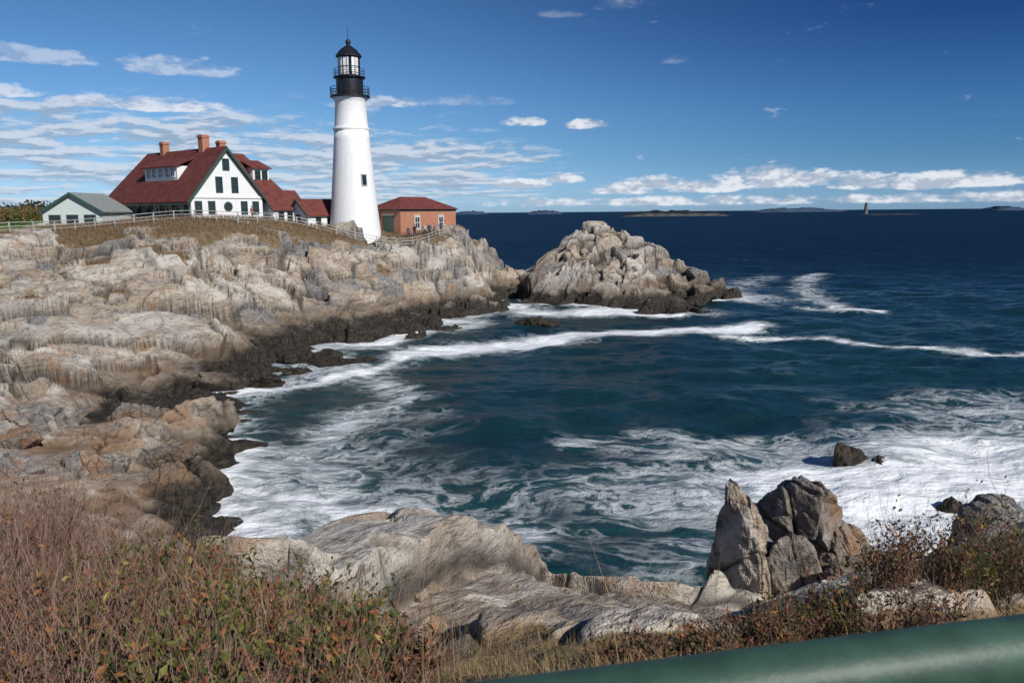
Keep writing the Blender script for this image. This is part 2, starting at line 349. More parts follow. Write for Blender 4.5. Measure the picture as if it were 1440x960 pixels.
# ------------------------------------------------------------ rocks
import bmesh
_ico={}
def ico(s):
    if s not in _ico:
        bm=bmesh.new(); bmesh.ops.create_icosphere(bm,subdivisions=s,radius=1)
        _ico[s]=(np.array([v.co[:] for v in bm.verts]),np.array([[v.index for v in f.verts] for f in bm.faces])); bm.free()
    return _ico[s]
def boulder(loc,half,rot=(0,0,0),seed=0,sub=5,np_=14,layer=.05,tone=.3):
    r=np.random.default_rng(seed); D,F=ico(sub)
    N=r.normal(size=(np_,3)); N/=np.linalg.norm(N,axis=1)[:,None]; hh=r.uniform(.6,.95,np_)
    dn=D@N.T; R=np.where(dn>1e-3,hh[None]/np.maximum(dn,1e-3),9).min(1); R=np.minimum(R,1.15)
    V=D*R[:,None]*np.array(half)
    s=max(half)
    d=(fbm(V[:,0]*2.5/s+V[:,2]*1.1/s,V[:,1]*2.5/s-V[:,2]*1.7/s,seed,5)*.30*s*.6)
    f1,e1,_=facet(V[:,0]*4.5/s+.3*V[:,1]/s,V[:,2]*1.5/s+V[:,1]*1.2/s,seed+5,0,1,.12,True)
    f2,e2,_2=facet(V[:,0]*11/s,V[:,2]*3.5/s+V[:,1]*3/s,seed+9,0,1,.15,True)
    d+=layer*f1*s*1.7-layer*.7*s*np.exp(-(e1/.07)**2)+layer*.7*f2*s
    V=V+D*d[:,None]
    M=np.array(Matrix.Rotation(rot[2],3,'Z')@Matrix.Rotation(rot[1],3,'Y')@Matrix.Rotation(rot[0],3,'X'))
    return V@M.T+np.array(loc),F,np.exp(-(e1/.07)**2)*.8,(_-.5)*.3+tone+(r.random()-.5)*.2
def rock_object(name,parts):
    Vs=[];Fs=[];o=0
    for q in parts: Vs.append(q[0]);Fs.append(q[1]+o);o+=len(q[0])
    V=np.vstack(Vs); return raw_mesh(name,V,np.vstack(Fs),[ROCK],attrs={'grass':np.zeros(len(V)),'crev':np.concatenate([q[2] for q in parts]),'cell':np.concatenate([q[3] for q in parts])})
rock_object('sea_stack_rock',[
 boulder((4.2,14.2,6.35),(.48,.8,1.65),(0,-.05,.3),1,6,12,.07,.35),
 boulder((4.65,14.5,6.1),(.38,.7,1.5),(0,-.2,.35),2,6,12,.07,.05),
 boulder((5.7,14.7,6.35),(.9,.7,1.75),(.1,-.30,.25),3,6,12,.07,-.05),
 boulder((6.35,14.6,6.1),(.6,.7,1.5),(0,-.5,.2),4,6,12,.07,-.05),
 boulder((5.15,13.7,6.0),(.5,.5,1.1),(0,-.15,.3),5,5,12,.06,.0),
 boulder((6.3,13.6,6.0),(.8,.6,1.0),(.1,-.3,.1),6,6,12,.06,.25),
 boulder((5.7,12.9,6.1),(.6,.5,.7),(0,-.3,.4),7,6,12,.06,.25),
 boulder((6.9,12.9,6.3),(.75,.6,.75),(0,-.2,.6),8,6,12,.06,.15)])
rock_object('cliff_rock',[
 boulder((8.9,14.2,6.2),(1.0,.8,1.3),(0,.2,.3),11,6,12,.06,-.2),boulder((10.2,14,6.0),(1.1,.8,1.5),(0,-.2,.3),12,6,12,.06,-.2),boulder((7.8,14.2,5.4),(.8,.6,1.1),(0,.1,.1),13,5,12,.05,-.2)])
rock_object('spur_ledge_rock',[
 boulder((-17.4,42.5,1.4),(3.2,1.4,1.3),(0,-.3,.9),21,6,12,.06,.3),
 boulder((-15.3,33.6,.9),(1.7,1.3,1.3),(0,.1,.3),22,6,12,.06,.1),
 boulder((-20.5,38.5,1.4),(3.0,1.5,1.3),(0,-.15,.7),23,6,12,.06,.2),
 boulder((-14.5,36,.4),(1.2,.9,1.1),(0,.2,.8),24,5,12,.05,.1),
 boulder((-22.0,46.0,1.0),(2.3,1.0,1.3),(0,0,.3),25,6,12,.05,.2),
 boulder((-24.6,40,2.3),(2.6,1.2,1.1),(0,-.2,.8),26,6,12,.06,.3),
 boulder((-18.6,33.5,1.9),(1.6,1.0,.9),(0,-.3,.5),27,6,12,.06,.2),
 boulder((-20.8,31.0,2.6),(1.5,1.0,.8),(0,-.2,.9),28,6,12,.06,.1),
 boulder((-16.6,36.8,1.5),(1.3,.9,.9),(.1,-.4,.7),29,6,12,.06,.0),
 boulder((-23.5,36.5,2.4),(1.5,.9,.8),(.1,-.3,.4),30,6,12,.06,.0)])
rock_object('tidal_rock',[boulder((3.2,91,.2),(2.2,1.2,.9),(0,.1,.2),31,5),boulder((1.6,92,0),(1.2,.9,.7),(0,.1,.2),32,5)])
rock_object('tidal_rock',[boulder((17.8,40,.0),(1.4,.9,.85),(.2,.5,.2),33,5,16),boulder((18.9,39.6,-.15),(.8,.7,.7),(0,.3,.2),34,5),boulder((19.3,33.5,.0),(.55,.5,.6),(0,.3,.2),35,5)])
rock_object('tidal_rock',[boulder((-18,70,.1),(3.0,1.5,.8),(0,0,.5),36,5),boulder((-14.8,69,.05),(2.6,1.1,.6),(0,0,.4),37,5),boulder((-20,61,.2),(2.2,1.5,1.0),(0,0,.5),38,5),boulder((-12.8,86,.3),(2.4,1.4,1.0),(0,0,.3),39,5),boulder((-21.5,58,.5),(2.4,1.5,1.2),(0,0,.5),40,5),boulder((-17.5,64.5,.0),(1.6,.9,.5),(0,0,.5),45,5)])
rock_object('islet_boulder',[boulder((31,122,.6),(3.0,2,2.2),(0,.2,.3),41,5,14,.05,-.2),boulder((21,103,.3),(2.2,1.4,1.5),(0,.2,.3),42,5),boulder((27,114,.6),(2.2,1.8,2.2),(0,.2,.3),43,5),boulder((33.5,121,.2),(1.7,1.4,1.2),(0,.2,.3),44,5),boulder((18,101.5,.4),(2,1.4,1.5),(0,.2,.3),46,5),boulder((24.5,109,.4),(1.8,1.4,1.4),(0,.2,.3),47,5),boulder((29,123,2.2),(2.4,1.8,1.9),(0,.4,.3),48,5,14,.05,-.3)])
rock_object('channel_boulder',[boulder((-.5,143,.4),(2.1,1.8,2.0),(0,.2,.3),51,5),boulder((1.2,140,.2),(1.9,1.6,1.5),(0,.2,.3),52,5),boulder((-2,130,.6),(2.2,2,2.0),(0,.2,.3),53,5)])

# ------------------------------------------------------------ sea
def seg_d(X,Y,pts):
    best=np.full(X.shape,1e9)
    for (ax,ay),(bx,by) in zip(pts[:-1],pts[1:]):
        dx,dy=bx-ax,by-ay; t=np.clip(((X-ax)*dx+(Y-ay)*dy)/(dx*dx+dy*dy),0,1)
        best=np.minimum(best,np.hypot(X-ax-t*dx,Y-ay-t*dy))
    return best
ys=np.concatenate([np.exp(np.arange(math.log(12),math.log(700),.0064)),np.exp(np.linspace(math.log(710),math.log(60000),60))])
us=np.concatenate([np.linspace(-1.8,-.72,60)[:-1],np.arange(-.72,.72,.0034),np.linspace(.72,1.8,60)])
U,Y=np.meshgrid(us,ys); X=U*Y
near=1-ss(Y,200,600)
hb=np.full(X.shape,-3.0); rows=int((ys<200).sum()); hb[:rows]=base(X[:rows],Y[:rows])
hb[:rows]+=fbm(X[:rows]/4,Y[:rows]/4,500,3)*1.0
hb=np.where((Y>165)|(X>55),-3,hb)
F=ss(hb,-1.7,-.2)*(.66+.2*ss(Y,60,85))
def band(pts,w,s,wob=2.0):
    xx=X+fbm(X/7,Y/7,510,3)*wob*2; yy=Y+fbm(X/7,Y/7,520,3)*wob*2
    return np.exp(-(seg_d(xx,yy,pts)/w)**2)*s
def patch(cx,cy,rx,ry,s): return np.exp(-(((X-cx)/rx)**2+((Y-cy)/ry)**2)**1.5)*s
L=[band([(-20,57),(-15,60.5),(-12,65),(-9,71)],1.9,.8),
 band([(-9,72),(-7,76.8),(0,80.8),(10,85),(21.8,86.5),(28.4,91)],2.7,1.1),band([(-8,74),(-4,79),(4,81.5)],3.4,1.0),
 band([(27,90),(22,82),(32,80.4),(38.6,73.4),(45.5,69.6),(60,64)],1.4,.85),
 band([(40,108),(44.4,105),(47,104)],2,.8),band([(44,106),(47,128),(56,150),(64,166)],3,.62),band([(34,126),(41,140),(52,160)],4,.5),
 band([(-12,64),(-8.5,55),(-10.5,47)],1.8,.6),
 band([(-19,48),(-16,44),(-15,38),(-13,34),(-11,30)],2.6,.9),
 band([(-11,36),(-4,33),(1,31)],2.2,.5),band([(3,44),(9,46),(16,45)],1.2,.5),
 patch(17,36,10,5,1.15),patch(27,41,13,6,.95),patch(5.5,36,5,6,.55),patch(12,43,8,3.5,.5),patch(35,50,14,7,.6),patch(20,30,14,5,1.05),patch(10,27,8,4,.3),
 patch(-11,38,5,8,.66),patch(-8,50,5,7,.36),patch(-4,36,8,6,.42),patch(-6,30,6,4,.5),
 patch(10,103,9,5,1.0),patch(2,106,4,9,.7),patch(-4,112,4,14,.8),patch(-6,95,4,7,.7),patch(24,103,6,5,.55),patch(36,120,6,10,.65),patch(-14,77,4,3.5,.65),patch(-22.5,49.5,3,3,.8)]
for l in L: F=np.maximum(F,l)+.25*np.minimum(F,l)
F=np.where(Y<330,F,0)+.08*ss(fbm(X/30,Y/30,530,3),.05,.3)*near*ss(Y,40,70)
Z=(fbm(X/5,Y/3.2,540,4)*.8*np.clip(140/Y,0,1)+fbm(X/14,Y/8,545,3)*.8+fbm(X/40,Y/22,547,2)*.9*ss(Y,150,300))*near
Z=Z+(1-np.abs(fbm(X/3,Y/2,560,3)*4))*.06*(1-ss(Y,60,140))
Z=Z-.05
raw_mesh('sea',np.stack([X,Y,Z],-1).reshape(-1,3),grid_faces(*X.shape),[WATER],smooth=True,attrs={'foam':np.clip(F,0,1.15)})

# ------------------------------------------------------------ building kit
class Part:
    def __init__(s,name,mat): s.name=name; s.mat=mat; s.v=[]; s.f=[]
    def poly(s,pts,th=None,dirv=(0,0,-1)):
        o=len(s.v); n=len(pts); s.v+= [tuple(p) for p in pts]; s.f.append(tuple(range(o,o+n)))
        if th is not None:
            s.v+=[tuple(p[i]+dirv[i]*th for i in range(3)) for p in pts]
            s.f.append(tuple(range(o+2*n-1,o+n-1,-1)))
            for i in range(n):
                j=(i+1)%n; s.f.append((o+i,o+n+i,o+n+j,o+j))
    def box(s,x0,x1,y0,y1,z0,z1): s.poly([(x0,y0,z1),(x1,y0,z1),(x1,y1,z1),(x0,y1,z1)],z1-z0)
    def lathe(s,prof,seg=48,c=(0,0)):
        o=len(s.v)
        for r,z in prof:
            for i in range(seg):
                a=2*math.pi*i/seg; s.v.append((c[0]+r*math.cos(a),c[1]+r*math.sin(a),z))
        for k in range(len(prof)-1):
            for i in range(seg):
                j=(i+1)%seg; s.f.append((o+k*seg+i,o+k*seg+j,o+(k+1)*seg+j,o+(k+1)*seg+i))
    def tube(s,p,q,r,seg=8):
        p=Vector(p);q=Vector(q);d=(q-p).normalized(); u=d.orthogonal().normalized(); w=d.cross(u); o=len(s.v)
        for c in (p,q):
            for i in range(seg):
                a=2*math.pi*i/seg; s.v.append(tuple(c+u*math.cos(a)*r+w*math.sin(a)*r))
        for i in range(seg):
            j=(i+1)%seg; s.f.append((o+i,o+j,o+seg+j,o+seg+i))
        s.f.append(tuple(range(o+seg-1,o-1,-1))); s.f.append(tuple(range(o+seg,o+2*seg)))
    def build(s,parent,smooth=False):
        if not s.v: return
        me=bpy.data.meshes.new(s.name); me.from_pydata(s.v,[],s.f); me.materials.append(s.mat)
        bm=bmesh.new(); bm.from_mesh(me); bmesh.ops.recalc_face_normals(bm,faces=bm.faces); bm.to_mesh(me); bm.free()
        if smooth: 
            for p in me.polygons: p.use_smooth=len(p.vertices)==4
        o=link(bpy.data.objects.new(s.name,me)); o.parent=parent; return o
def empty(name,loc,rz=0):
    e=link(bpy.data.objects.new(name,None)); e.location=loc; e.rotation_euler=(0,0,rz); e.empty_display_size=.5; return e
def wbox(part,face,c,a0,a1,z0,z1,d0,d1):
    if face=='y': part.box(a0,a1,c-d1,c-d0,z0,z1)
    else: part.box(c-d1,c-d0,a0,a1,z0,z1)
def window(fr,gl,face,c,a,z,w,h,mull=1,rail=1):
    wbox(gl,face,c,a-w/2,a+w/2,z-h/2,z+h/2,.004,.02)
    t=.09
    wbox(fr,face,c,a-w/2-t,a-w/2,z-h/2-t,z+h/2+t,.003,.07);wbox(fr,face,c,a+w/2,a+w/2+t,z-h/2-t,z+h/2+t,.003,.07)
    wbox(fr,face,c,a-w/2,a+w/2,z+h/2,z+h/2+t,.003,.07);wbox(fr,face,c,a-w/2,a+w/2,z-h/2-t,z-h/2,.003,.085)
    for i in range(mull):
        x=a-w/2+w*(i+1)/(mull+1); wbox(fr,face,c,x-.025,x+.025,z-h/2,z+h/2,.022,.05)
    if rail: wbox(fr,face,c,a-w/2,a+w/2,z-.03,z+.03,.022,.052)
A52=math.radians(52)
H0=empty('keepers_house',(-39,98,12.7),A52)
wl=Part('walls',WHITE);rf=Part('roof',REDROOF);tr=Part('trim',GREEN);fr=Part('window_frames',GREEN);fw=Part('dormer_window_frames',WHITE);gl=Part('window_panes',GLASS);ch=Part('chimneys',BRICK);po=Part('porch',GREEN);bc=Part('belt_course',WHITE)
E=2.45;R_=8.75;Wd=10.6;Lg=21.0;k=(R_-E)/(Wd/2)
def rz(x): return E+k*min(x,Wd-x)
wl.poly([(.25,0,-2),(Wd-.25,0,-2),(Wd-.25,0,rz(.25)-.3),(Wd/2,0,R_-.35),(.25,0,rz(.25)-.3)],.3,(0,1,0))
wl.poly([(2.3,.3,-2),(Wd-.3,.3,-2),(Wd-.3,.3,rz(.3)-.35),(Wd/2,.3,R_-.4),(2.3,.3,rz(2.3)-.4)],Lg-.9,(0,1,0))
o=.45;ys0=-.45
rf.poly([(-o,ys0,E-k*o),(-o,Lg+.5,E-k*o),(Wd/2,Lg-2.2,R_),(Wd/2,ys0,R_)],.16)
rf.poly([(Wd+o,ys0,E-k*o),(Wd/2,ys0,R_),(Wd/2,Lg-2.2,R_),(Wd+o,Lg+.5,E-k*o)],.16)
rf.poly([(-o,Lg+.5,E-k*o),(Wd+o,Lg+.5,E-k*o),(Wd/2,Lg-2.2,R_)],.16)
for sx in (0,1):
    f=(lambda x: x) if sx==0 else (lambda x: Wd-x)
    tr.poly([(f(-o),ys0-.1,E-k*o-.02),(f(Wd/2),ys0-.1,R_-.02),(f(Wd/2),ys0-.1,R_-.5),(f(-o),ys0-.1,E-k*o-.42)],.1,(0,1,0))
wbox(bc,'y',0,.25,Wd-.25,2.35,2.6,.003,.14)
window(fr,gl,'y',0,5.3,6.5,.8,1.3);window(fr,gl,'y',0,4.2,4.0,.8,1.8);window(fr,gl,'y',0,6.4,4.0,.8,1.8)
for a in (1.2,3.0,7.6,9.3): window(fr,gl,'y',0,a,1.15,.8,1.5)
for rad,pt,dd in ((.62,fr,.05),(.46,gl,.07)):
    pt.poly([(5.3+rad*math.cos(t),-dd,1.3+rad*math.sin(t)) for t in np.linspace(0,2*math.pi,24,endpoint=False)],.04,(0,1,0))
po.box(-o+.02,-o+.16,ys0,Lg+.4,E-k*o-.42,E-k*o-.17)
po.box(.1,2.3,.3,Lg,-2,.12)
for i in range(9):
    y=.45+i*2.5; po.box(.12,.3,y-.1,y+.1,.12,E-.35)
    if i<8:
        ar=[(y+1.25+1.08*math.cos(t),1.15+.75*math.sin(t)) for t in np.linspace(0,math.pi,13)]
        for (ya,za),(yb,zb) in zip(ar[:-1],ar[1:]):
            wl.poly([(.16,ya,za),(.16,yb,zb),(.16,yb,E-.36),(.16,ya,E-.36)],.1,(1,0,0))
for y in (1.8,4.5,7.5,10.5,13.5,16.5,19): window(fr,gl,'x',2.3,y,1.3,.9,1.5)
dz=rz(1.9)
wl.poly([(1.9,5.5,dz-.5),(1.9,13.5,dz-.5),(1.9,13.5,dz+1.75),(1.9,5.5,dz+1.75)],1.7,(1,0,0))
rf.poly([(1.45,5.1,dz+1.72),(1.45,13.9,dz+1.72),(4.4,13.9,dz+2.95),(4.4,5.1,dz+2.95)],.14)
for y in (6.5,7.9,9.5,11.1,12.5): window(fw,gl,'x',1.9,y,dz+.95,.85,1.05)
x1=Wd/2+9.3;y0w=1.6;y1w=10.6;ym=6.1;Ew=3.6;Rw=8.45
wl.box(Wd/2,x1,y0w,y1w,-2,Ew)
kk=(Rw-Ew)/(ym-y0w)
rf.poly([(Wd/2-.5,y0w-.4,Ew-.4*kk),(x1+.4,y0w-.4,Ew-.4*kk),(x1-2.6,ym,Rw),(Wd/2-.5,ym,Rw)],.16)
rf.poly([(x1+.4,y0w-.4,Ew-.4*kk),(x1+.4,y1w+.4,Ew-.4*kk),(x1-2.6,ym,Rw)],.16)
rf.poly([(x1+.4,y1w+.4,Ew-.4*kk),(Wd/2-.5,y1w+.4,Ew-.4*kk),(Wd/2-.5,ym,Rw),(x1-2.6,ym,Rw)],.16)
tr.box(Wd+.6,x1+.42,y0w-.5,y0w-.4,Ew-.85,Ew-.5)
wl.poly([(Wd+.5,y0w+1.2,Ew+.5),(Wd+3.0,y0w+1.2,Ew+.5),(Wd+3.0,y0w+1.2,Ew+2.9),(Wd+.5,y0w+1.2,Ew+2.9)],2.2,(0,1,0))
rf.poly([(Wd+.2,y0w+.9,Ew+2.85),(Wd+3.3,y0w+.9,Ew+2.85),(Wd+3.3,y0w+3.9,Ew+4.0),(Wd+.2,y0w+3.9,Ew+4.0)],.13)
window(fr,gl,'y',y0w+1.2,Wd+1.2,Ew+1.9,.7,1.1);window(fr,gl,'y',y0w+1.2,Wd+2.3,Ew+1.9,.7,1.1)
for a in (Wd+.8,Wd+2.6): window(fr,gl,'y',y0w,a,1.3,.8,1.5)
for (cx,cy,w,zt) in ((Wd/2,4.6,.5,R_+1.65),(Wd/2,14.2,.45,R_+1.3),(Wd/2+3.4,ym,.45,R_+1.2)):
    ch.box(cx-w,cx+w,cy-w,cy+w,R_-1.5,zt); ch.box(cx-w-.08,cx+w+.08,cy-w-.08,cy+w+.08,zt-.35,zt-.15)
for p in (wl,rf,tr,fr,fw,gl,ch,po,bc): p.build(H0)
def shed(name,loc,rz_,w,l,base_,eave,ridge,wallm,roofm,wins=(),endwins=(),trim=GREEN,ridge_along='x'):
    e=empty(name,loc,rz_); W=Part('walls',wallm);Rr=Part('roof',roofm);F_=Part('window_frames',trim);G=Part('window_panes',GLASS);T=Part('trim',trim)
    if ridge_along=='x':
        W.poly([(0,0,base_),(0,0,eave),(0,l/2,ridge-.12),(0,l,eave),(0,l,base_)],w,(1,0,0))
        q=(ridge-eave)/(l/2)
        Rr.poly([(-.3,-.35,eave-.35*q+.12),(w+.3,-.35,eave-.35*q+.12),(w+.3,l/2,ridge+.12),(-.3,l/2,ridge+.12)],.14)
        Rr.poly([(-.3,l+.35,eave-.35*q+.12),(-.3,l/2,ridge+.12),(w+.3,l/2,ridge+.12),(w+.3,l+.35,eave-.35*q+.12)],.14)
        for sgn in (0,1):
            y=lambda t:(t if sgn==0 else l-t)
            T.poly([(-.38,y(-.35),eave-.35*q+.1),(-.38,y(l/2),ridge+.1),(-.38,y(l/2),ridge-.2),(-.38,y(-.35),eave-.35*q-.2)],.08,(1,0,0))
    else:
        W.poly([(0,0,base_),(w,0,base_),(w,0,eave),(w/2,0,ridge-.12),(0,0,eave)],l,(0,1,0))
        q=(ridge-eave)/(w/2)
        Rr.poly([(-.35,-.4,eave-.35*q+.12),(-.35,l+.4,eave-.35*q+.12),(w/2,l+.4,ridge+.12),(w/2,-.4,ridge+.12)],.14)
        Rr.poly([(w+.35,-.4,eave-.35*q+.12),(w/2,-.4,ridge+.12),(w/2,l+.4,ridge+.12),(w+.35,l+.4,eave-.35*q+.12)],.14)
        for sgn in (0,1):
            x=lambda t:(t if sgn==0 else w-t)
            T.poly([(x(-.35),-.48,eave-.35*q+.1),(x(w/2),-.48,ridge+.1),(x(w/2),-.48,ridge-.22),(x(-.35),-.48,eave-.35*q-.22)],.08,(0,1,0))
    for (a,z,ww,hh) in wins: window(F_,G,'y',0,a,z,ww,hh)
    for (a,z,ww,hh) in endwins: window(F_,G,'x',0,a,z,ww,hh)
    for p in (W,Rr,F_,G,T): p.build(e)
    return e
shed('connecting_shed',(-31.2,106,11.6),A52,5.2,5.0,-2,2.2,4.5,WHITE,REDROOF,[(1.2,1.1,.7,1.1),(2.6,1.1,.7,1.1),(4,1.1,.7,1.1)])
shed('oil_house_shed',(-26.9,106.8,10.9),A52,6.0,4.2,-2,2.1,4.0,WHITE,REDROOF,[(1.7,1.0,.7,1.2),(3.6,1.0,.7,1.2)],[(2.1,1.3,.8,1.3)])
shed('white_garage',(-56.3,97,11.6),math.radians(4),6.9,9,-2,2.0,4.1,SAGE,GREYROOF,[(1.4,.9,1.2,1.1),(3.45,.9,1.2,1.1),(5.5,.9,1.2,1.1)],[],GREEN,'y')
B0=empty('brick_building',(-15.0,109.3,10.2),A52)
W=Part('walls',BRICK);Rr=Part('roof',REDROOF);F_=Part('window_frames',WHITE);G=Part('window_panes',GLASS);T=Part('cornice',GREEN);D_=Part('door',GREEN);Q=Part('lintels',simple('granite',(.42,.38,.33),.8))
bw,bl=11.2,6.2
W.box(0,bw,0,bl,-3,3.1);T.box(-.12,bw+.12,-.12,bl+.12,3.1,3.32)
e=.4;zr=5.1
c0=[(-e,-e,3.33),(bw+e,-e,3.33),(bw+e,bl+e,3.33),(-e,bl+e,3.33)];r0=(bl/2,bl/2,zr);r1=(bw-bl/2,bl/2,zr)
Rr.poly([c0[0],c0[1],r1,r0]);Rr.poly([c0[1],c0[2],r1]);Rr.poly([c0[2],c0[3],r0,r1]);Rr.poly([c0[3],c0[0],r0]);Rr.poly(c0[::-1])
for a in (3.2,8.0):
    window(F_,G,'y',0,a,1.5,.85,1.5); wbox(Q,'y',0,a-.6,a+.6,2.37,2.6,.004,.05); wbox(Q,'y',0,a-.6,a+.6,.42,.6,.004,.1)
wbox(D_,'x',0,1.3,3.4,-.2,2.5,.004,.08); wbox(D_,'x',0,4.4,5.4,.7,2.3,.004,.08)
wbox(Q,'x',0,1.1,3.6,2.5,2.75,.004,.1)
for p in (W,Rr,F_,G,T,D_,Q): p.build(B0)

# ---- lighthouse
LH=empty('lighthouse',(-21.3,110,0))
t1=Part('tower',TOWER); zb=8.5
prof=[(3.75,zb),(3.5,10.4)]
for i in range(13):
    t=i/12; prof.append((3.42+(2.28-3.42)*(t**.92),10.9+13.0*t))
prof+=[(2.28,23.9),(2.42,24.0),(2.45,24.25),(2.26,24.35),(2.2,24.5),(2.02,27.6),(2.1,27.8),(2.4,28.15),(0,28.16)]
t1.lathe(prof,64)
t2=Part('gallery',BLACK)
t2.lathe([(0,28.05),(2.3,28.1),(2.62,28.25),(2.62,28.42),(0,28.42)],48)
t2.lathe([(1.78,28.42),(1.78,30.7),(0,30.7)],32)
t2.lathe([(1.6,30.6),(2.1,30.72),(2.1,30.86),(0,30.86)],32)
def railing(part,r,z0,h,n,rr=.025):
    for i in range(n):
        a=2*math.pi*i/n; part.tube((r*math.cos(a),r*math.sin(a),z0),(r*math.cos(a),r*math.sin(a),z0+h),rr,5)
    for zz in (z0+h,z0+h*.66,z0+h*.33):
        for i in range(n):
            a=2*math.pi*i/n;b=2*math.pi*(i+1)/n; part.tube((r*math.cos(a),r*math.sin(a),zz),(r*math.cos(b),r*math.sin(b),zz),rr,5)
railing(t2,2.55,28.42,1.1,24,.035);railing(t2,2.03,30.86,.95,18,.028)
t3=Part('lantern_glazing',GLASS); t3.lathe([(1.38,30.86),(1.38,33.4)],16)
t4=Part('lantern_frame',BLACK)
for i in range(16):
    a=2*math.pi*i/16; t4.tube((1.42*math.cos(a),1.42*math.sin(a),30.86),(1.42*math.cos(a),1.42*math.sin(a),33.4),.05,6)
for z_ in (31.0,32.1,33.3): t4.lathe([(1.4,z_-.05),(1.47,z_-.05),(1.47,z_+.05),(1.4,z_+.05)],16)
t4.lathe([(1.4,33.35),(1.72,33.4),(1.72,33.55),(1.1,34.3),(.5,34.75),(.28,34.85),(.28,35.1),(.36,35.25),(.3,35.5),(.1,35.65),(.04,35.7),(.03,37.1),(0,37.1)],16)
t5=Part('lantern_curtain',WHITE)
for i in range(10):
    a=-2.95+i*.26
    if i in (6,): continue
    t5.poly([(1.44*math.cos(a),1.44*math.sin(a),31.0),(1.44*math.cos(a+.24),1.44*math.sin(a+.24),31.0),(1.44*math.cos(a+.24),1.44*math.sin(a+.24),33.3),(1.44*math.cos(a),1.44*math.sin(a),33.3)])
t6=Part('tower_windows',GLASS);t7=Part('tower_window_frames',GREYW)
for zz,ang,rr_ in ((17.4,-50,2.91),):
    a=math.radians(ang); ca,sa=math.cos(a),math.sin(a)
    def pt(dx,dz,out): return ((rr_+out)*ca-dx*sa,(rr_+out)*sa+dx*ca,zz+dz)
    t6.poly([pt(-.3,-.65,.09),pt(.3,-.65,.09),pt(.3,.65,.0),pt(-.3,.65,.0)],.5,(-ca,-sa,0))
    t7.poly([pt(-.42,-.8,.06),pt(.42,-.8,.06),pt(.42,.78,-.04),pt(-.42,.78,-.04)],.5,(-ca,-sa,0))
for p in (t1,): p.build(LH,True)
for p in (t2,t3,t4,t5,t6,t7): p.build(LH)

# ---- headland fence
def fence(name,path,h,post_d,rails,pr,rr,mat,sp=2.4):
    e=empty(name,(0,0,0)); A_=Part('posts',mat);B_=Part('rails',mat); pts=[]
    for (ax,ay),(bx,by) in zip(path[:-1],path[1:]):
        d=math.hypot(bx-ax,by-ay); n_=max(1,round(d/sp))
        for i in range(n_): pts.append((ax+(bx-ax)*i/n_,ay+(by-ay)*i/n_))
    pts.append(path[-1]); pts=[(x,y,gz(x,y)) for x,y in pts]
    zs=np.array([p[2] for p in pts]); 
    for _ in range(2): zs=np.convolve(np.pad(zs,1,mode='edge'),[.25,.5,.25],'valid')
    pts=[(p[0],p[1],float(z_)) for p,z_ in zip(pts,zs)]
    for x,y,z_ in pts: A_.box(x-pr,x+pr,y-pr,y+pr,z_-1,z_+h)
    for p,q in zip(pts[:-1],pts[1:]):
        for f_ in rails: B_.tube((p[0],p[1],p[2]+h*f_),(q[0],q[1],q[2]+h*f_),rr,6)
    A_.build(e);B_.build(e); return e
fence('cliff_fence',[(-62,76),(-55,80),(-51,86),(-47,91),(-41,92.5),(-36.5,93),(-32,94.5),(-28.5,98),(-24.5,101.5),(-20,103.5),(-15,105),(-11,107.3),(-8.4,111),(-6.5,116),(-6.5,122)],1.15,0,(.95,.6,.28),.06,.04,GREYW)

# ---- near green handrail
RAILG=simple('green_painted_steel',(.030,.068,.046),.5,vary=.25,scale=9,bump=.002)
HR=empty('green_handrail',(0,0,0)); a_=Part('top_rail',RAILG);b_=Part('posts',RAILG)
dx,dy=.7,.134
def rp(t): return (t,.866+t*dy/dx)
a_.tube((*rp(-3.2),12.385),(*rp(4.5),12.43),.047,40); a_.tube((*rp(-3.2),11.85),(*rp(4.5),11.85),.03,20)
for t in (-3,-1.3,1.5,4.3): 
    x,y=rp(t); b_.tube((x,y,10.8),(x,y,12.37),.035,20)
a_.build(HR,True); b_.build(HR,True)

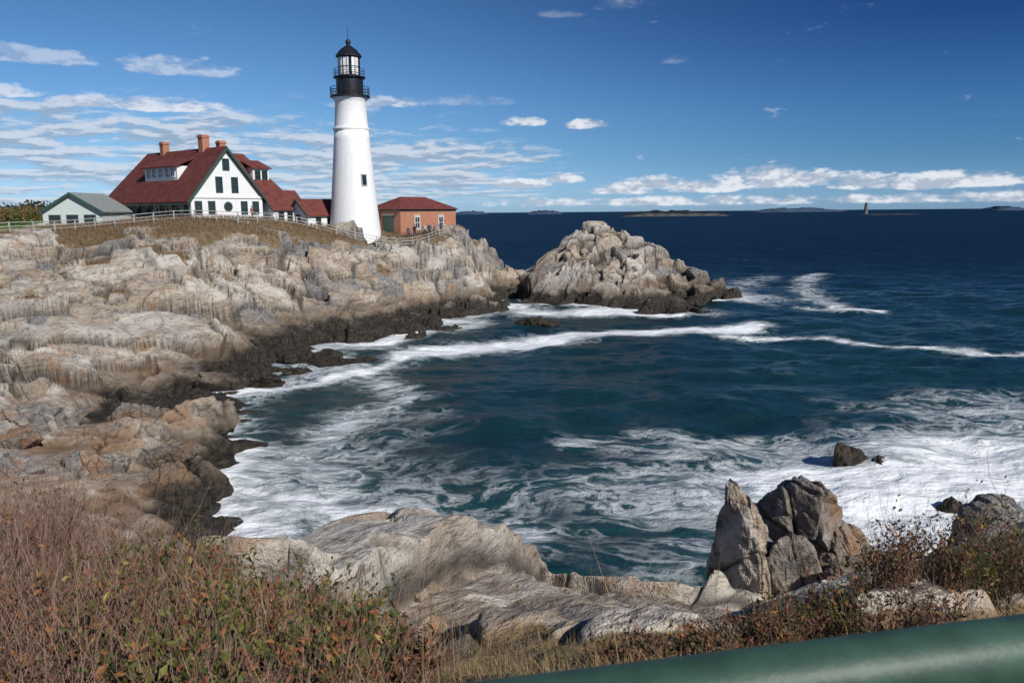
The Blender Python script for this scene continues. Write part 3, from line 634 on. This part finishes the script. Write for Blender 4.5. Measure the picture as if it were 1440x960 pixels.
# ------------------------------------------------------------ vegetation
def twigs_leaves(bases,seed,h,ntw,nl,lsize,spread,pal,twc,trad=.006,lean=.5,leaf0=.3):
    r=np.random.default_rng(seed); bases=np.array(bases); n=len(bases)*ntw
    B=np.repeat(bases,ntw,0)+np.c_[r.normal(0,spread,(n,2)),np.zeros(n)]
    az=r.uniform(0,2*np.pi,n); ln=r.uniform(.1,lean,n); hh=h*r.uniform(.5,1.15,n)
    K=6; t=np.linspace(0,1,K)
    ctr=np.cumsum(r.normal(0,.09,(n,K,3)),1)*hh[:,None,None]*.55; ctr[:,0]=0
    pts=B[:,None,:]+np.stack([np.cos(az)[:,None]*ln[:,None]*t**1.3*hh[:,None],np.sin(az)[:,None]*ln[:,None]*t**1.3*hh[:,None],t*hh[:,None]],-1)+ctr
    rad=trad*(1-.75*t); V=[];F=[];C=[]
    ring=np.array([(math.cos(a),math.sin(a),0) for a in (0,2.1,4.2)])
    tv=(pts[:,:,None,:]+ring[None,None]*rad[None,:,None,None]).reshape(-1,3)
    idx=np.arange(n*K*3).reshape(n,K,3); f=[]
    for j in range(3):
        a=idx[:,:-1,j];b=idx[:,:-1,(j+1)%3];c=idx[:,1:,(j+1)%3];d=idx[:,1:,j]; f.append(np.stack([a,b,c,d],-1).reshape(-1,4))
    V.append(tv);F.append(np.vstack(f)); tc=np.array(twc)*r.uniform(.6,1.4,(n,1)); C.append(np.repeat(tc,K*3,0))
    if nl:
        m=n*nl; ti=np.repeat(np.arange(n),nl); tt=leaf0+(1-leaf0)*r.uniform(0,1,m)**.8
        k_=np.minimum((tt*(K-1)).astype(int),K-2); fr_=(tt*(K-1)-k_)[:,None]
        p=pts[ti,k_]*(1-fr_)+pts[ti,k_+1]*fr_+r.normal(0,.02,(m,3))
        d=r.normal(0,1,(m,3)); d[:,2]=np.abs(d[:,2])*.7+.35; d/=np.linalg.norm(d,axis=1)[:,None]
        s=np.cross(d,r.normal(0,1,(m,3))); s/=np.linalg.norm(s,axis=1)[:,None]
        nn=np.cross(d,s)
        L_=lsize*r.uniform(.6,1.3,(m,1)); Wd_=L_*.22
        q=np.stack([p,p+d*L_*.55+s*Wd_+nn*L_*.08,p+d*L_,p+d*L_*.55-s*Wd_+nn*L_*.08],1).reshape(-1,3)
        o_=len(tv); F.append(o_+np.arange(m*4).reshape(m,4)); V.append(q)
        pl=np.array([x[0] for x in pal]); pw=np.array([x[1] for x in pal],float); pw/=pw.sum()
        ci_t=r.choice(len(pal),n,p=pw); ci=np.where(r.random(m)<.75,ci_t[ti],r.choice(len(pal),m,p=pw))
        C.append(np.repeat(pl[ci]*r.uniform(.6,1.35,(m,1)),4,0))
    return np.vstack(V),np.vstack(F),np.vstack(C)
def plant(name,args):
    Vs=[];Fs=[];Cs=[];o_=0
    for a in args: Vs.append(a[0]);Fs.append(a[1]+o_);Cs.append(a[2]);o_+=len(a[0])
    return raw_mesh(name,np.vstack(Vs),np.vstack(Fs),[FOL],cols=np.vstack(Cs))
PG=[((.07,.09,.024),5.5),((.14,.135,.035),3),((.28,.12,.045),1.5),((.20,.075,.04),1.7),((.28,.22,.06),.8)]
PR=[((.085,.09,.03),1.4),((.26,.12,.045),1.2),((.18,.085,.05),2.2),((.15,.10,.06),2.8)]
TW=(.18,.105,.08)
def gb(x,y): return (x,y,gz(x,y)-.03)
bushes=[(-4.9,7.2,.7,.9,PR,3),(-4.1,7.0,.62,.85,PR,5),(-3.3,6.9,.6,.8,PG,14),(-2.6,6.7,.6,.75,PG,18),(-1.95,6.2,.55,.68,PG,20),(-1.5,5.6,.45,.58,PG,16),(-4.2,5.6,.8,.9,PR,4),(-3.3,5.5,.75,.8,PR,8),(-2.6,5.2,.6,.7,PG,14),(-1.9,4.9,.55,.62,PG,13),
 (-1.25,4.6,.4,.48,PG,15),(-3.1,4.2,.7,.75,PR,5),(-2.3,4.0,.6,.65,PR,9),(-1.6,3.8,.5,.5,PG,13),(-1.0,3.7,.35,.4,PG,12),(-2.1,3.2,.5,.52,PR,5),(-1.4,3.05,.4,.42,PG,9),(-.8,3.1,.3,.28,PR,7),(-5.2,8.5,.7,.9,PR,3),(-.75,4.6,.3,.32,PR,11)]
for i,(x,y,r_,h_,pal,nl) in enumerate(bushes):
    cl=[]
    rr=np.random.default_rng(100+i)
    bs=[gb(x+rr.normal(0,r_*.42),y+rr.normal(0,r_*.42)) for _ in range(11)]
    cl.append(twigs_leaves(bs,200+i,h_,18,nl,.058 if nl>8 else .045,.07,pal,TW,.0045,.7))
    cl.append(twigs_leaves(bs,300+i,h_*1.12,26,0,.03,.12,pal,(.25,.155,.12),.0035,.7))
    plant('bayberry_shrub',cl)
for i,(x,y,r_,h_,pal,nl) in enumerate([(1.5,5.6,.3,.24,PR,10),(2.1,6.0,.35,.34,PR,12),(2.7,6.4,.4,.46,PG,14),(3.4,6.7,.45,.55,PR,12),(4.1,6.9,.45,.52,PG,13),(4.7,7.4,.5,.7,PG,15),(5.3,7.8,.5,.85,PG,15),(3.0,5.6,.35,.36,PR,8),(.9,5.5,.25,.2,PR,8),(3.9,7.6,.45,.4,PR,8),(5.9,8.6,.6,.8,PR,12),(3.0,7.2,.4,.3,PR,8)]):
    rr=np.random.default_rng(400+i); bs=[gb(x+rr.normal(0,r_*.45),y+rr.normal(0,r_*.45)) for _ in range(9)]
    plant('seaside_shrub',[twigs_leaves(bs,420+i,h_,15,nl,.05,.06,pal,TW,.004,.6),twigs_leaves(bs,440+i,h_*1.3,10,0,.03,.1,pal,(.21,.14,.105),.003,.6)])
plant('bare_twig_bush',[twigs_leaves([gb(-4.6,6.6),gb(-4.2,6.4),gb(-3.9,6.9),gb(-4.9,7.4),gb(-5.2,7.7),gb(-3.4,6.2)],500,1.2,30,0,.03,.25,PR,(.20,.12,.09),.0045,.5)])
plant('bare_twig_bush',[twigs_leaves([gb(4.6,7.2),gb(5.0,7.5),gb(4.9,6.9)],501,1.4,6,0,.03,.2,PR,(.17,.11,.09),.004,.8)])
def grass_field(name,pts,seed,h,w,lean,col,var=.35):
    r=np.random.default_rng(seed); n_=len(pts); az=r.uniform(0,2*np.pi,n_); ln=r.uniform(.1,lean,n_)*h; hh=h*r.uniform(.4,1.3,n_)
    sx=np.cos(az+1.57)*w; sy=np.sin(az+1.57)*w
    b=pts; mid=b+np.c_[np.cos(az)*ln*.35,np.sin(az)*ln*.35,hh*.6]; tip=b+np.c_[np.cos(az)*ln,np.sin(az)*ln,hh]
    s=np.c_[sx,sy,0*sx]
    V=np.stack([b-s,b+s,mid+s*.7,mid-s*.7,tip+s*.15,tip-s*.15],1).reshape(-1,3)
    i=np.arange(n_)[:,None]*6; F=np.vstack([i+np.array([0,1,2,3]),i+np.array([3,2,4,5])])
    c=np.array(col)[r.integers(0,len(col),n_)]*r.uniform(1-var,1+var,(n_,1))
    return raw_mesh(name,V,F,[FOL],cols=np.repeat(c,6,0))
GC=[(.36,.27,.14),(.28,.19,.10),(.20,.13,.07),(.16,.15,.05),(.33,.23,.12)]
r=np.random.default_rng(9)
xy=np.c_[r.uniform(-6,6,45000),r.uniform(2.2,9.5,45000)]
hh,g=height(xy[:,0][None],xy[:,1][None],1)[:2]; keep=(np.abs(xy[:,0])<xy[:,1]*.85)&(g[0]>.45)&(r.random(len(xy))<.75)
grass_field('dry_grass',np.c_[xy,hh[0]-.02][keep],10,.11,.0022,1.4,GC)
xy=np.c_[r.normal(-2.6,1.4,1300),r.uniform(2.6,7.5,1300)]; keep=np.abs(xy[:,0])<xy[:,1]*.85
hh=height(xy[:,0][None],xy[:,1][None],1)[0]; grass_field('tall_dry_grass',np.c_[xy,hh[0]][keep],11,.65,.0022,.7,GC)
xy=np.c_[r.uniform(-75,-5,150000),r.uniform(66,118,150000)]; hh,g=height(xy[:,0][None],xy[:,1][None],0)[:2]; keep=(g[0]>.5)&(xy[:,0]<-.05*xy[:,1])
keep&=~((xy[:,0]<-53)&(xy[:,1]>88)); keep&=(r.random(len(xy))<.6)
grass_field('headland_grass',np.c_[xy,hh[0]-.03][keep],12,.5,.022,.6,[(.27,.20,.115),(.21,.14,.08),(.14,.11,.06),(.22,.12,.065)])
def mass(name,cx,cy,n_,rx,ry,h_,seed,size,pal,z0):
    r=np.random.default_rng(seed); x=cx+r.uniform(-rx,rx,n_); y=cy+r.uniform(-ry,ry,n_)
    top=h_*(.45+.9*(fbm(x/(h_*1.6),y/(h_*1.6),seed,4)+.5))
    z=z0+top*r.uniform(0,1,n_)**.6
    d=r.normal(0,1,(n_,3)); d/=np.linalg.norm(d,axis=1)[:,None]; s=np.cross(d,r.normal(0,1,(n_,3))); s/=np.linalg.norm(s,axis=1)[:,None]
    p=np.c_[x,y,z]; L_=size*r.uniform(.5,1.3,(n_,1))
    V=np.stack([p-d*L_,p+s*L_*.6,p+d*L_,p-s*L_*.6],1).reshape(-1,3)
    pl=np.array(pal); blk=(h2(np.floor(x/(h_*.8)),np.floor(y/(h_*.8)),seed)*len(pal)).astype(int).clip(0,len(pal)-1)
    c=pl[blk]*r.uniform(.6,1.3,(n_,1))
    return raw_mesh(name,V,np.arange(n_*4).reshape(-1,4),[FOL],cols=np.repeat(c,4,0))
AUT=[(.09,.12,.04),(.16,.14,.05),(.22,.11,.05),(.10,.10,.04),(.26,.18,.07)]
mass('autumn_thicket',-74,110,26000,14,12,1.9,61,.16,AUT,12.2)
mass('distant_tree_line',-190,290,16000,90,20,8,62,.7,[(.04,.05,.03),(.06,.065,.035),(.09,.065,.04)],9)
# ------------------------------------------------------------ distant islands
ISL=simple('island_forest',(.018,.024,.026),.95,vary=.4,scale=.05,spec=.1); ISR=simple('island_shore_rock',(.07,.07,.07),.9,vary=.3,scale=.05,spec=.1)
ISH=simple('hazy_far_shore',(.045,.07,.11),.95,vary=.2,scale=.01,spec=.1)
def island(name,x0,x1,y,h_,seed,depth=120,mats=None):
    nx=160;ny=14; u=np.linspace(0,1,nx);v=np.linspace(-1,1,ny); U_,V_=np.meshgrid(u,v)
    e_=np.clip(1-np.abs(2*U_-1)**3,0,1)**.7*np.clip(1-V_**2,0,1)**.5
    z=h_*e_*(.55+.9*(fbm(U_*14,V_*1.5,seed,5)+.5)*.9)-.6
    Vx=np.stack([x0+(x1-x0)*U_,y+V_*depth,z],-1).reshape(-1,3)
    F_=grid_faces(ny,nx); zc=Vx[F_[:,0],2]
    return raw_mesh(name,Vx,F_,mats or [ISL,ISR],midx=(zc<.5).astype(int))
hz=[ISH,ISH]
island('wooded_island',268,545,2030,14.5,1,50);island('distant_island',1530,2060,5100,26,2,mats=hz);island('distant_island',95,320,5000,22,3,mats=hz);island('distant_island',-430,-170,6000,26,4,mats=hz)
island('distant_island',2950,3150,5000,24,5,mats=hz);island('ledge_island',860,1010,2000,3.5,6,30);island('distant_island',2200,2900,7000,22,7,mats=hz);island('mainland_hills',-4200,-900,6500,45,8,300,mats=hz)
RL=empty('distant_lighthouse',(880,2000,0)); q1=Part('tower',simple('granite_tower',(.13,.12,.12),.8)); q1.lathe([(6,0),(5.5,5),(4.8,6),(3.8,24),(4.6,24.5),(4.6,25.2),(0,25.2)],24)
q2=Part('lantern',BLACK); q2.lathe([(2.2,25.2),(2.2,28),(2.6,28.2),(.3,30),(0,31)],16); q1.build(RL);q2.build(RL)

# ------------------------------------------------------------ people
def person(x,y,face,shirt,trouser,hair,pose=0,s=1.0):
    z0=gz(x,y); e=bpy.data.meshes.new('person'); 
    sw=.12 if pose==1 else .03
    J={'pel':(0,0,.95),'sp':(0,.01,1.15),'ch':(0,0,1.36),'nk':(0,.0,1.5),'hd':(0,-.01,1.58),
       'lh':(-.1,0,.9),'lk':(-.11,-sw*1.1,.5),'la':(-.11,sw*.3,.09),'lt':(-.12,-.15+sw*.3,.04),
       'rh':(.1,0,.9),'rk':(.11,sw*.2,.5),'ra':(.11,sw*1.5,.09),'rt':(.12,-.15+sw*1.5,.04),
       'ls':(-.19,0,1.42),'le':(-.25,.03,1.14),'lw':(-.24,-.07-(.12 if pose==2 else 0),.92+(.25 if pose==2 else 0)),
       'rs':(.19,0,1.42),'re':(.25,.03,1.14),'rw':(.24,-.07-(.14 if pose==2 else 0),.92+(.25 if pose==2 else 0))}
    Rd={'pel':.15,'sp':.135,'ch':.155,'nk':.06,'hd':.06,'lh':.1,'lk':.062,'la':.042,'lt':.04,'rh':.1,'rk':.062,'ra':.042,'rt':.04,'ls':.065,'le':.045,'lw':.03,'rs':.065,'re':.045,'rw':.03}
    E_=[('pel','sp'),('sp','ch'),('ch','nk'),('nk','hd'),('pel','lh'),('lh','lk'),('lk','la'),('la','lt'),('pel','rh'),('rh','rk'),('rk','ra'),('ra','rt'),('ch','ls'),('ls','le'),('le','lw'),('ch','rs'),('rs','re'),('re','rw')]
    for sd in 'lr':
        w=J[sd+'w']; J[sd+'p']=(w[0],w[1]-.02,w[2]-.07); Rd[sd+'p']=.032; E_.append((sd+'w',sd+'p'))
        for q in range(4):
            J[sd+'f%d'%q]=(w[0],w[1]-.05+.024*q,w[2]-.165+.008*abs(q-1)); Rd[sd+'f%d'%q]=.010; E_.append((sd+'p',sd+'f%d'%q))
        J[sd+'th']=(w[0]*.85,w[1]-.07,w[2]-.11); Rd[sd+'th']=.011; E_.append((sd+'p',sd+'th'))
    ks=list(J); e.from_pydata([J[q] for q in ks],[(ks.index(a),ks.index(b)) for a,b in E_],[])
    o_=link(bpy.data.objects.new('tmp',e)); md=o_.modifiers.new('s','SKIN')
    for i_,q in enumerate(ks): 
        e.skin_vertices[0].data[i_].radius=(Rd[q],Rd[q]*(.75 if q in('pel','sp','ch') else 1)); e.skin_vertices[0].data[i_].use_root=(i_==0)
    o_.modifiers.new('b','SUBSURF').levels=1
    dg=bpy.context.evaluated_depsgraph_get(); me=bpy.data.meshes.new_from_object(o_.evaluated_get(dg)); bpy.data.objects.remove(o_)
    bm=bmesh.new(); bm.from_mesh(me)
    for f_ in bm.faces:
        c=f_.calc_center_median(); f_.smooth=True
        f_.material_index=1 if (c.z<.95 and abs(c.x)<.2) else 0
        if c.z<.09: f_.material_index=3
        if c.z>1.5 or (abs(c.x)>.2 and (c.z<J['lw'][2]+.01)): f_.material_index=2
    def ball(loc,sc_,mi,u=12,v=10,cut=None):
        r_=bmesh.ops.create_uvsphere(bm,u_segments=u,v_segments=v,radius=1); vs=r_['verts']
        for v_ in vs: v_.co=Vector((v_.co.x*sc_[0]+loc[0],v_.co.y*sc_[1]+loc[1],v_.co.z*sc_[2]+loc[2]))
        for f_ in {f_ for v_ in vs for f_ in v_.link_faces}: f_.material_index=mi; f_.smooth=True
    ball((0,-.02,1.66),(.078,.095,.118),2); ball((0,.008,1.69),(.086,.095,.105),3); ball((0,-.118,1.655),(.013,.02,.022),2,8,6)
    ball((-.082,-.01,1.655),(.012,.02,.03),2,8,6);ball((.082,-.01,1.655),(.012,.02,.03),2,8,6)
    for sx in (-.03,.03): ball((sx,-.102,1.672),(.011,.01,.008),3,8,6)
    ball((0,-.105,1.612),(.024,.008,.006),3,8,6)
    bm.to_mesh(me); bm.free(); me.name='person'
    for c in (shirt,trouser,(.45,.27,.19),hair): me.materials.append(simple('cloth',c,.8))
    ob=link(bpy.data.objects.new('person',me)); ob.location=(x,y,z0-.01); ob.rotation_euler=(0,0,face); ob.scale=(s,s,s)
try:
    for a in [(-13.7,107.2,.3,(.05,.06,.1),(.03,.035,.06),(.03,.02,.015),0,.98),(-12.9,107.5,2.6,(.03,.03,.03),(.04,.05,.09),(.05,.03,.02),1,1.02),(-11.6,108.2,-.4,(.5,.5,.48),(.03,.04,.07),(.02,.015,.01),2,.95),
      (-11.0,108.4,.5,(.04,.04,.05),(.02,.02,.03),(.08,.05,.03),0,1.03),(-10.4,108.8,1.4,(.25,.05,.05),(.03,.04,.08),(.03,.02,.015),1,.96),(-9.6,110.4,2.9,(.04,.07,.14),(.05,.05,.05),(.02,.015,.01),0,1),
      (-31.2,97.2,1.2,(.3,.1,.08),(.03,.03,.05),(.05,.03,.02),1,.97)]: person(*a)
except Exception as ex: print('PERSON',ex)

# ------------------------------------------------------------ light, sky
SUN_AZ=math.radians(140); SUN_EL=math.radians(36)
sd=Vector((math.sin(SUN_AZ)*math.cos(SUN_EL),math.cos(SUN_AZ)*math.cos(SUN_EL),math.sin(SUN_EL)))
sl=bpy.data.lights.new('sun','SUN'); sl.energy=4.8; sl.angle=math.radians(.53); sl.color=(1,.965,.91)
so=link(bpy.data.objects.new('sun',sl)); so.rotation_euler=sd.to_track_quat('Z','Y').to_euler(); so.location=(0,0,60)
w=bpy.data.worlds.new('World'); sc.world=w; w.use_nodes=True; nt=w.node_tree; sh=SH(nt); bg=nt.nodes['Background']; bg.inputs[1].default_value=.1
sky=sh.node('ShaderNodeTexSky',sky_type='NISHITA',sun_disc=False); sky.sun_elevation=SUN_EL; sky.sun_rotation=SUN_AZ; sky.ozone_density=3; sky.dust_density=.3
g=S(nt,sh.node('ShaderNodeTexCoord').outputs['Generated']); x,y,z=sh.sep(g)
az=x._m('ARCTAN2',y)
side=az.sm(-.40,.60)
tl=sh.mix(z.sm(0,.10),(.50,.78,1.35),(.44,.66,.93)); tl=sh.mix(z.sm(.08,.28),tl,(.29,.49,.70))
tr_=sh.mix(z.sm(0,.07),(.36,.64,1.25),(.20,.42,.75)); tr_=sh.mix(z.sm(.05,.25),tr_,(.06,.18,.43))
tint=sh.mix(side,tl,tr_); tint=sh.mix(z.sm(.35,.7),tint,(.24,.39,.64))
skyc=sh.mix(1.0,S(nt,sky.outputs[0]),tint,'MULTIPLY')
zz=z.mx(.0005); ly=(zz+.03)._m('LOGARITHM',2.718)
cv=sh.comb(az*8.0,ly*5.0,0.3)
n1=sh.noise(cv,1.8,6,.62,.25); n1b=sh.noise(sh.map(cv,loc=(.05,.22,0)),1.8,6,.62,.25)
ml=az.sm(.02,-.25)*z.sm(.005,.015)*z.sm(.09,.15,1,.0)+az.sm(.20,-.10)*z.sm(.010,.02)*z.sm(.06,.1,1,0)*.85
d1=(n1+ml.mn(1.1)*.22).sm(.58,.78)*ml.sm(.05,.4)
cl1=sh.mix((n1-n1b).sm(-.06,.06),(3.3,4.1,5.3),(6.6,7.1,8.0))
c=sh.mix(d1*.8,skyc,cl1)
cv2=sh.comb(az*26.0,z*58.0,1.7); n2=sh.noise(cv2,1.0,7,.62)
blobs=[(.013,.106,.032,.010),(.092,.102,.028,.009),(.062,.038,.030,.010),(.02,.032,.06,.009),(.13,.024,.05,.010),(.17,.030,.05,.014),(.235,.026,.05,.012),(.30,.032,.06,.021),(.35,.032,.045,.016),(.41,.028,.05,.015),(.465,.026,.05,.014),(.52,.028,.055,.014),(.585,.038,.012,.004),(-.385,.158,.07,.016),(-.52,.160,.07,.014),(-.16,.128,.06,.011),(-.42,.118,.10,.012),(-.57,.125,.06,.012)]
wisps=[(.132,.232,.05,.012),(.20,.172,.03,.010),(-.03,.098,.03,.006),(.0,.25,.05,.006),(.06,.225,.03,.008),(-.06,.13,.08,.01)]
def blobmask(bl):
    mk=None
    for (a0,z0,wa,wz) in bl:
        dx_=(az-a0)/wa; dz_=(z-z0)/wz; dn=dz_.mn(0)*2.4; up=dz_.mx(0)
        q=1-(dx_*dx_+up*up+dn*dn); mk=q if mk is None else mk.mx(q)
    return mk
hz_=z.sm(.004,.009)*z.sm(.013,.022,1,0)*az.sm(-.15,.05)*.56
dd=(blobmask(blobs).mx(-1)*.6+(n2-.5)*2.1).mx((hz_+(n2-.5)*1.7)-.25)
d2=dd.sm(.0,.45)*z.sm(.10,.15,.92,.42)
d3=(blobmask(wisps).mx(-1)*.5+(n2-.5)*2.0).sm(.05,.8)*.25
n2b=sh.noise(sh.map(cv2,loc=(.1,.5,0)),1.0,7,.62)
cl2=sh.mix((n2-n2b).sm(-.10,.08),(4.6,5.2,6.3),(8.2,8.5,9.0))
c=sh.mix(d2.mx(d3),c,cl2)
nt.links.new(c.k,bg.inputs[0])

# ------------------------------------------------------------ camera
cam=bpy.data.cameras.new('camera'); co=link(bpy.data.objects.new('camera',cam)); sc.camera=co
cam.lens=28; cam.sensor_width=36; cam.clip_start=.05; cam.clip_end=120000
co.matrix_world=Matrix.Translation((0,0,13))@Matrix.Rotation(math.radians(90-9.2),4,'X')@Matrix.Rotation(math.radians(-.47),4,'Z')
cam.dof.use_dof=True; cam.dof.focus_distance=60; cam.dof.aperture_fstop=8
